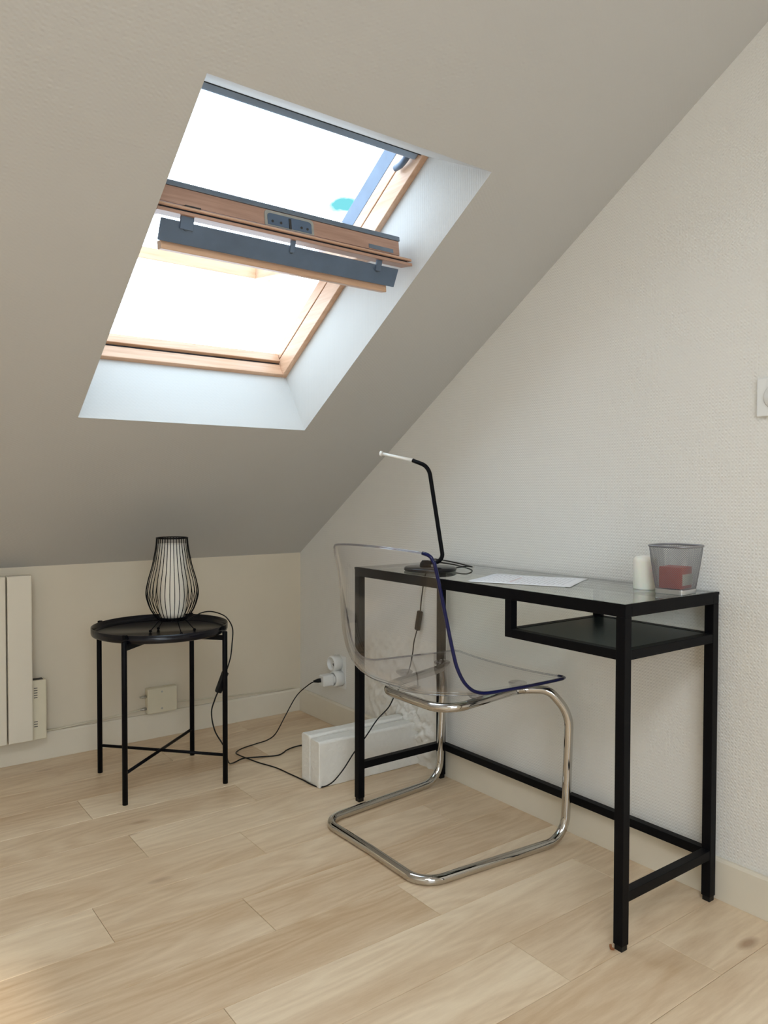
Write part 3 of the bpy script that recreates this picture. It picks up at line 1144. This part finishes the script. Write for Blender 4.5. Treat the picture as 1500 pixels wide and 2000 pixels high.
for r_, z_ in ((0.0505, 0.820), (0.043, 0.546)):
    q = MB()
    q.tube(ring_path(LC+Vector((0, 0, z_)), r_), 0.0022, 8, closed=True)
    q.build('cage_ring', M['black'], wl)
q = MB()
q.lathe([(0.0, 0.5475), (0.041, 0.5475), (0.043, 0.552), (0.043, 0.556), (0.0, 0.556)], LC, 32, (0, 0, 1), False, False)
q.build('base_plate', M['black'], wl)
q = MB()
q.lathe([(0.040, 0.556), (0.0425, 0.57), (0.0455, 0.62), (0.047, 0.70), (0.0475, 0.80), (0.0455, 0.80), (0.045, 0.70), (0.0435, 0.62), (0.040, 0.57)], LC, 36, (0, 0, 1), True, False)
q.build('inner_shade', M['shade'], wl)
for (fx, fy) in ((-0.855, -0.448), (-0.798, -0.43), (-0.776, -0.54), (-0.718, -0.512)):
    d = (Vector((fx, fy, 0))-LC)
    d = d.normalized()
    q = MB()
    q.tube([LC+d*0.040+Vector((0, 0, 0.546)), LC+d*0.070+Vector((0, 0, 0.511))], 0.0016, 6)
    q.ball(LC+d*0.0715+Vector((0, 0, 0.5085)), 0.0055)
    q.build('leg', M['black'], wl)
# its flex: over the tray rim, down the right leg, along the floor, behind the beam
lgp = TC+Vector((math.cos(A0), math.sin(A0), 0))*RL
cord = [LC+Vector((0.040, 0.016, 0.548)), LC+Vector((0.062, 0.045, 0.530)), (-0.668, -0.402, 0.534), (-0.625, -0.372, 0.540), (-0.590, -0.372, 0.541), (-0.572, -0.415, 0.536),
        (-0.574, -0.475, 0.528), (-0.592, -0.555, 0.505), (-0.617, -0.603, 0.462), (-0.626, -0.610, 0.42), (-0.637, -0.603, 0.375)]
q = MB()
q.tube(spline(cord, 8), 0.0022, 7)
q.build('flex', M['rubber'], wl)
q = MB()
q.bar((-0.640, -0.601, 0.372), (-0.662, -0.589, 0.303), 0.022, 0.016, (0, 1, 0))
q.build('inline_switch', M['rubber'], wl, 0.004, 2)
q = MB()
q.tube(spline([(-0.662, -0.589, 0.305), (-0.671, -0.583, 0.278), (-0.680, -0.577, 0.235), (-0.672, -0.586, 0.175), (-0.645, -0.600, 0.118), (-0.60, -0.535, 0.040),
               (-0.548, -0.462, 0.005), (-0.500, -0.437, 0.0035), (-0.468, -0.446, 0.0035), (-0.43, -0.463, 0.0035), (-0.38, -0.482, 0.0035), (-0.345, -0.467, 0.0035), (-0.325, -0.452, 0.0035),
               (-0.28, -0.437, 0.0035), (-0.22, -0.44, 0.0035), (-0.12, -0.46, 0.0035)], 8), 0.0024, 7)
q.build('flex', M['rubber'], wl)

# ================================================================== DESK LAMP
dl = thing('desk_lamp', (-0.268, -1.22, 0.7405), 'slim black bent-tube desk lamp with white tip on the glass desk', 'lamp')
DB = Vector((-0.268, -1.22, 0.7405))
q = MB()
q.lathe([(0.0, 0.0), (0.074, 0.0), (0.078, 0.003), (0.078, 0.009), (0.074, 0.012), (0.03, 0.0145), (0.0, 0.0145)], DB, 48, (0, 0, 1), False, False)
q.build('base', M['tray'], dl)
q = MB()
arm = fillet([(-0.268, -1.205, 0.767), (-0.250, -1.262, 0.767), (-0.25, -1.205, 1.062), (-0.285, -1.130, 1.073)], [0, 0.022, 0.05, 0], 10)
arm = fillet([(-0.285, -1.218, 0.765), (-0.252, -1.262, 0.768), (-0.268, -1.212, 1.050), (-0.2875, -1.160, 1.0695)], [0, 0.024, 0.045, 0], 10)
q.tube(arm, 0.0062, 12)
q.build('arm', M['black'], dl)
q = MB()
q.lathe([(0.018, 0.0), (0.016, 0.012), (0.010, 0.020)], (-0.285, -1.218, 0.752), 20)
q.build('hub', M['black'], dl)
q = MB()
tip0, tip1 = Vector((-0.2875, -1.160, 1.0695)), Vector((-0.350, -1.088, 1.0905))
q.tube([tip0, tip0.lerp(tip1, 0.5), tip1], [0.0058, 0.0050, 0.0050], 12)
hd = q.build('lamp_head', M['led'], dl)
q = MB()
dd = (tip1-tip0).normalized()
q.lathe([(0.0055, 0.0), (0.0078, 0.001), (0.0078, 0.007), (0.006, 0.009)], tip1-dd*0.002, 16, dd)
q.build('end_cap', M['led'], hd)
q = MB()
q.tube(spline([(-0.20, -1.255, 0.748), (-0.165, -1.27, 0.752), (-0.12, -1.24, 0.7455), (-0.06, -1.10, 0.7445), (-0.030, -0.98, 0.7445), (-0.012, -0.925, 0.735),
               (-0.010, -0.885, 0.68), (-0.012, -0.868, 0.60), (-0.012, -0.861, 0.548)], 8), 0.0022, 7)
q.build('flex', M['rubber'], dl)
q = MB()
q.bar((-0.0135, -0.862, 0.552), (-0.0155, -0.848, 0.482), 0.020, 0.015, (1, 0, 0))
q.build('inline_switch', M['rubber'], dl, 0.004, 2)
q = MB()
q.tube(spline([(-0.0155, -0.848, 0.484), (-0.020, -0.836, 0.44), (-0.03, -0.838, 0.39), (-0.07, -0.862, 0.335), (-0.138, -0.880, 0.276), (-0.170, -0.884, 0.238), (-0.218, -0.884, 0.204),
               (-0.265, -0.884, 0.155), (-0.313, -0.882, 0.108), (-0.350, -0.876, 0.060), (-0.385, -0.862, 0.020), (-0.412, -0.838, 0.004), (-0.425, -0.80, 0.0035),
               (-0.428, -0.74, 0.0035), (-0.436, -0.665, 0.0035), (-0.445, -0.59, 0.0035), (-0.470, -0.51, 0.0035), (-0.487, -0.455, 0.0065), (-0.497, -0.41, 0.0075),
               (-0.490, -0.365, 0.0035), (-0.450, -0.335, 0.0035), (-0.385, -0.318, 0.0035), (-0.325, -0.302, 0.0035), (-0.270, -0.270, 0.012), (-0.215, -0.25, 0.07), (-0.170, -0.262, 0.145), (-0.135, -0.30, 0.193), (-0.112, -0.318, 0.208)], 8), 0.0022, 7)
q.build('flex', M['rubber'], dl)
pl = thing('plug_adapter', (-0.07, -0.33, 0.208), 'white plug adapter in the lower round wall socket', 'plug')
q = MB()
q.box(-0.098, -0.046, -0.352, -0.314, 0.186, 0.232)
q.build('body', M['plastic'], pl, 0.006, 3)
q = MB()
q.lathe([(0.018, 0.0), (0.018, 0.018)], (-0.030, -0.335, 0.208), 20, (-1, 0, 0))
q.build('plug_face', M['plastic'], pl)
q = MB()
q.lathe([(0.009, 0.0), (0.0085, 0.012), (0.004, 0.03)], (-0.097, -0.328, 0.210), 12, Vector((-1, 0.4, -0.1)))
q.build('strain_relief', M['rubber'], pl)

# ================================================================== THINGS ON THE DESK
# papers: two printed sheets
for i, (nm, z_, cx_, cy_, rot, lab) in enumerate((('paper_sheet', 0.7409, -0.212, -1.560, 0.40, 'lower printed white sheet lying flat on the glass desk, mostly covered'),
                                                  ('paper_sheet', 0.7415, -0.218, -1.568, 0.48, 'printed white sheet lying on top of the paper pile on the glass desk'))):
    q = MB()
    n_ = 10
    ca, sa_ = math.cos(rot), math.sin(rot)
    vs, fs = [], []
    for j in range(n_+1):
        for k in range(n_+1):
            u, w = (k/n_-0.5)*0.21, (j/n_-0.5)*0.262
            vs.append((u, w, 0.0004*math.sin(j*0.9+i)*math.sin(k*0.8)+0.0004))
    for j in range(n_):
        for k in range(n_):
            a = j*(n_+1)+k
            fs.append((a, a+1, a+n_+2, a+n_+1))
    q.add(vs, fs, True)
    o = q.build(nm, M['paper'] if i else M['paper_plain'])
    o.location = (cx_, cy_, z_)
    o.rotation_euler = (0, 0, rot)
    sm_ = o.modifiers.new('solid', 'SOLIDIFY')
    sm_.thickness = 0.0002
    tag(o, lab, 'paper', 'printed sheets on the desk')
    if i:
        q = MB()
        for kk in range(9):
            q.box(-0.07+0.0125*kk, -0.07+0.0125*kk+0.009, 0.030, 0.033, 0.00095, 0.0011)
        t_ = q.build('printed_line', M['red_ink'], origin=(0, 0, 0))
        t_.parent = o
        t_.location = (0, 0, 0)

cd = thing('pillar_candle', (-0.120, -1.853, 0.7405), 'white pillar candle standing beside the wire mesh pot', 'candle')
q = MB()
q.lathe([(0.0, 0.0), (0.0265, 0.0), (0.0278, 0.002), (0.0278, 0.067), (0.0265, 0.074), (0.021, 0.0785), (0.010, 0.0805), (0.0, 0.081)], (-0.120, -1.853, 0.7405), 36, (0, 0, 1), False, False)
q.build('wax_body', M['wax'], cd)

# wire mesh pot
BP = Vector((-0.128, -1.941, 0.7405))
pot = thing('mesh_pencil_pot', BP, 'square silver wire mesh pot holding a red box on the desk', 'pot')
BR = 0.10


def pot_pt(a, h):
    """a: 0..1 round the pot, h: 0..1 upwards; square base to rounded square rim"""
    hs = 0.036+(0.052-0.036)*h
    e = 7.0-3.2*h
    t = a*2*PI
    c_, s_ = math.cos(t), math.sin(t)
    r_ = hs/((abs(c_)**e+abs(s_)**e)**(1/e))
    x_, y_ = r_*c_, r_*s_
    return BP+Vector((x_*math.cos(BR)-y_*math.sin(BR), x_*math.sin(BR)+y_*math.cos(BR), 0.010+0.100*h))


NA, NH = 66, 22
q = MB()
rr_ = 0.00040


def arc_param(n_):
    # even spacing along the outline
    P = [pot_pt(i/720, 0.5) for i in range(721)]
    L = [0]
    for i in range(720):
        L.append(L[-1]+(P[i+1]-P[i]).length)
    out, j = [], 0
    for k in range(n_):
        t = L[-1]*k/n_
        while L[j+1] < t:
            j += 1
        out.append((j+(t-L[j])/(L[j+1]-L[j]))/720)
    return out


AP = arc_param(NA)
for sgn in (1, -1):
    for k in range(NA):
        path = []
        for j in range(0, NH+1, 2):
            f_ = (k+sgn*j*0.92) % NA
            i0 = int(f_)
            a0_, a1_ = AP[i0], AP[(i0+1) % NA]
            if a1_ < a0_:
                a1_ += 1
            path.append(pot_pt(a0_+(a1_-a0_)*(f_-i0), j/NH))
        q.tube(path, rr_, 3, caps=False)
o = q.build('wire_mesh', M['wire'], pot)
o['kind'] = 'stuff'
q = MB()
q.tube([pot_pt(i/96, 1.0) for i in range(96)], 0.0026, 8, closed=True)
q.build('rim', M['wire'], pot)
q = MB()
lo = [pot_pt(i/96, 0.0) for i in range(96)]
vs = [Vector((p.x, p.y, BP.z)) for p in lo]+[p+(p-BP)*0.015+Vector((0, 0, 0.001)) for p in lo]
fs = [(i, (i+1) % 96, 96+(i+1) % 96, 96+i) for i in range(96)]+[list(range(96))[::-1], [96+i for i in range(96)]]
q.add(vs, fs, False)
q.build('base_tray', M['silver'], pot, 0.0008)

rb = thing('red_box', BP+Vector((0, 0, 0.013)), 'small brick red box with a pale label inside the mesh pot', 'box')


def rbp(x_, y_, z_):
    a = BR+0.02
    return BP+Vector((x_*math.cos(a)-y_*math.sin(a), x_*math.sin(a)+y_*math.cos(a), z_))


q = MB()
q.box(-0.029, 0.024, -0.027, 0.027, 0.0125, 0.062, rbp)
q.build('carton', M['red'], rb, 0.001)
q = MB()
q.box(-0.024, 0.0255, -0.0285, -0.0268, 0.020, 0.046, rbp)
q.build('label', M['label'], rb, 0.001)
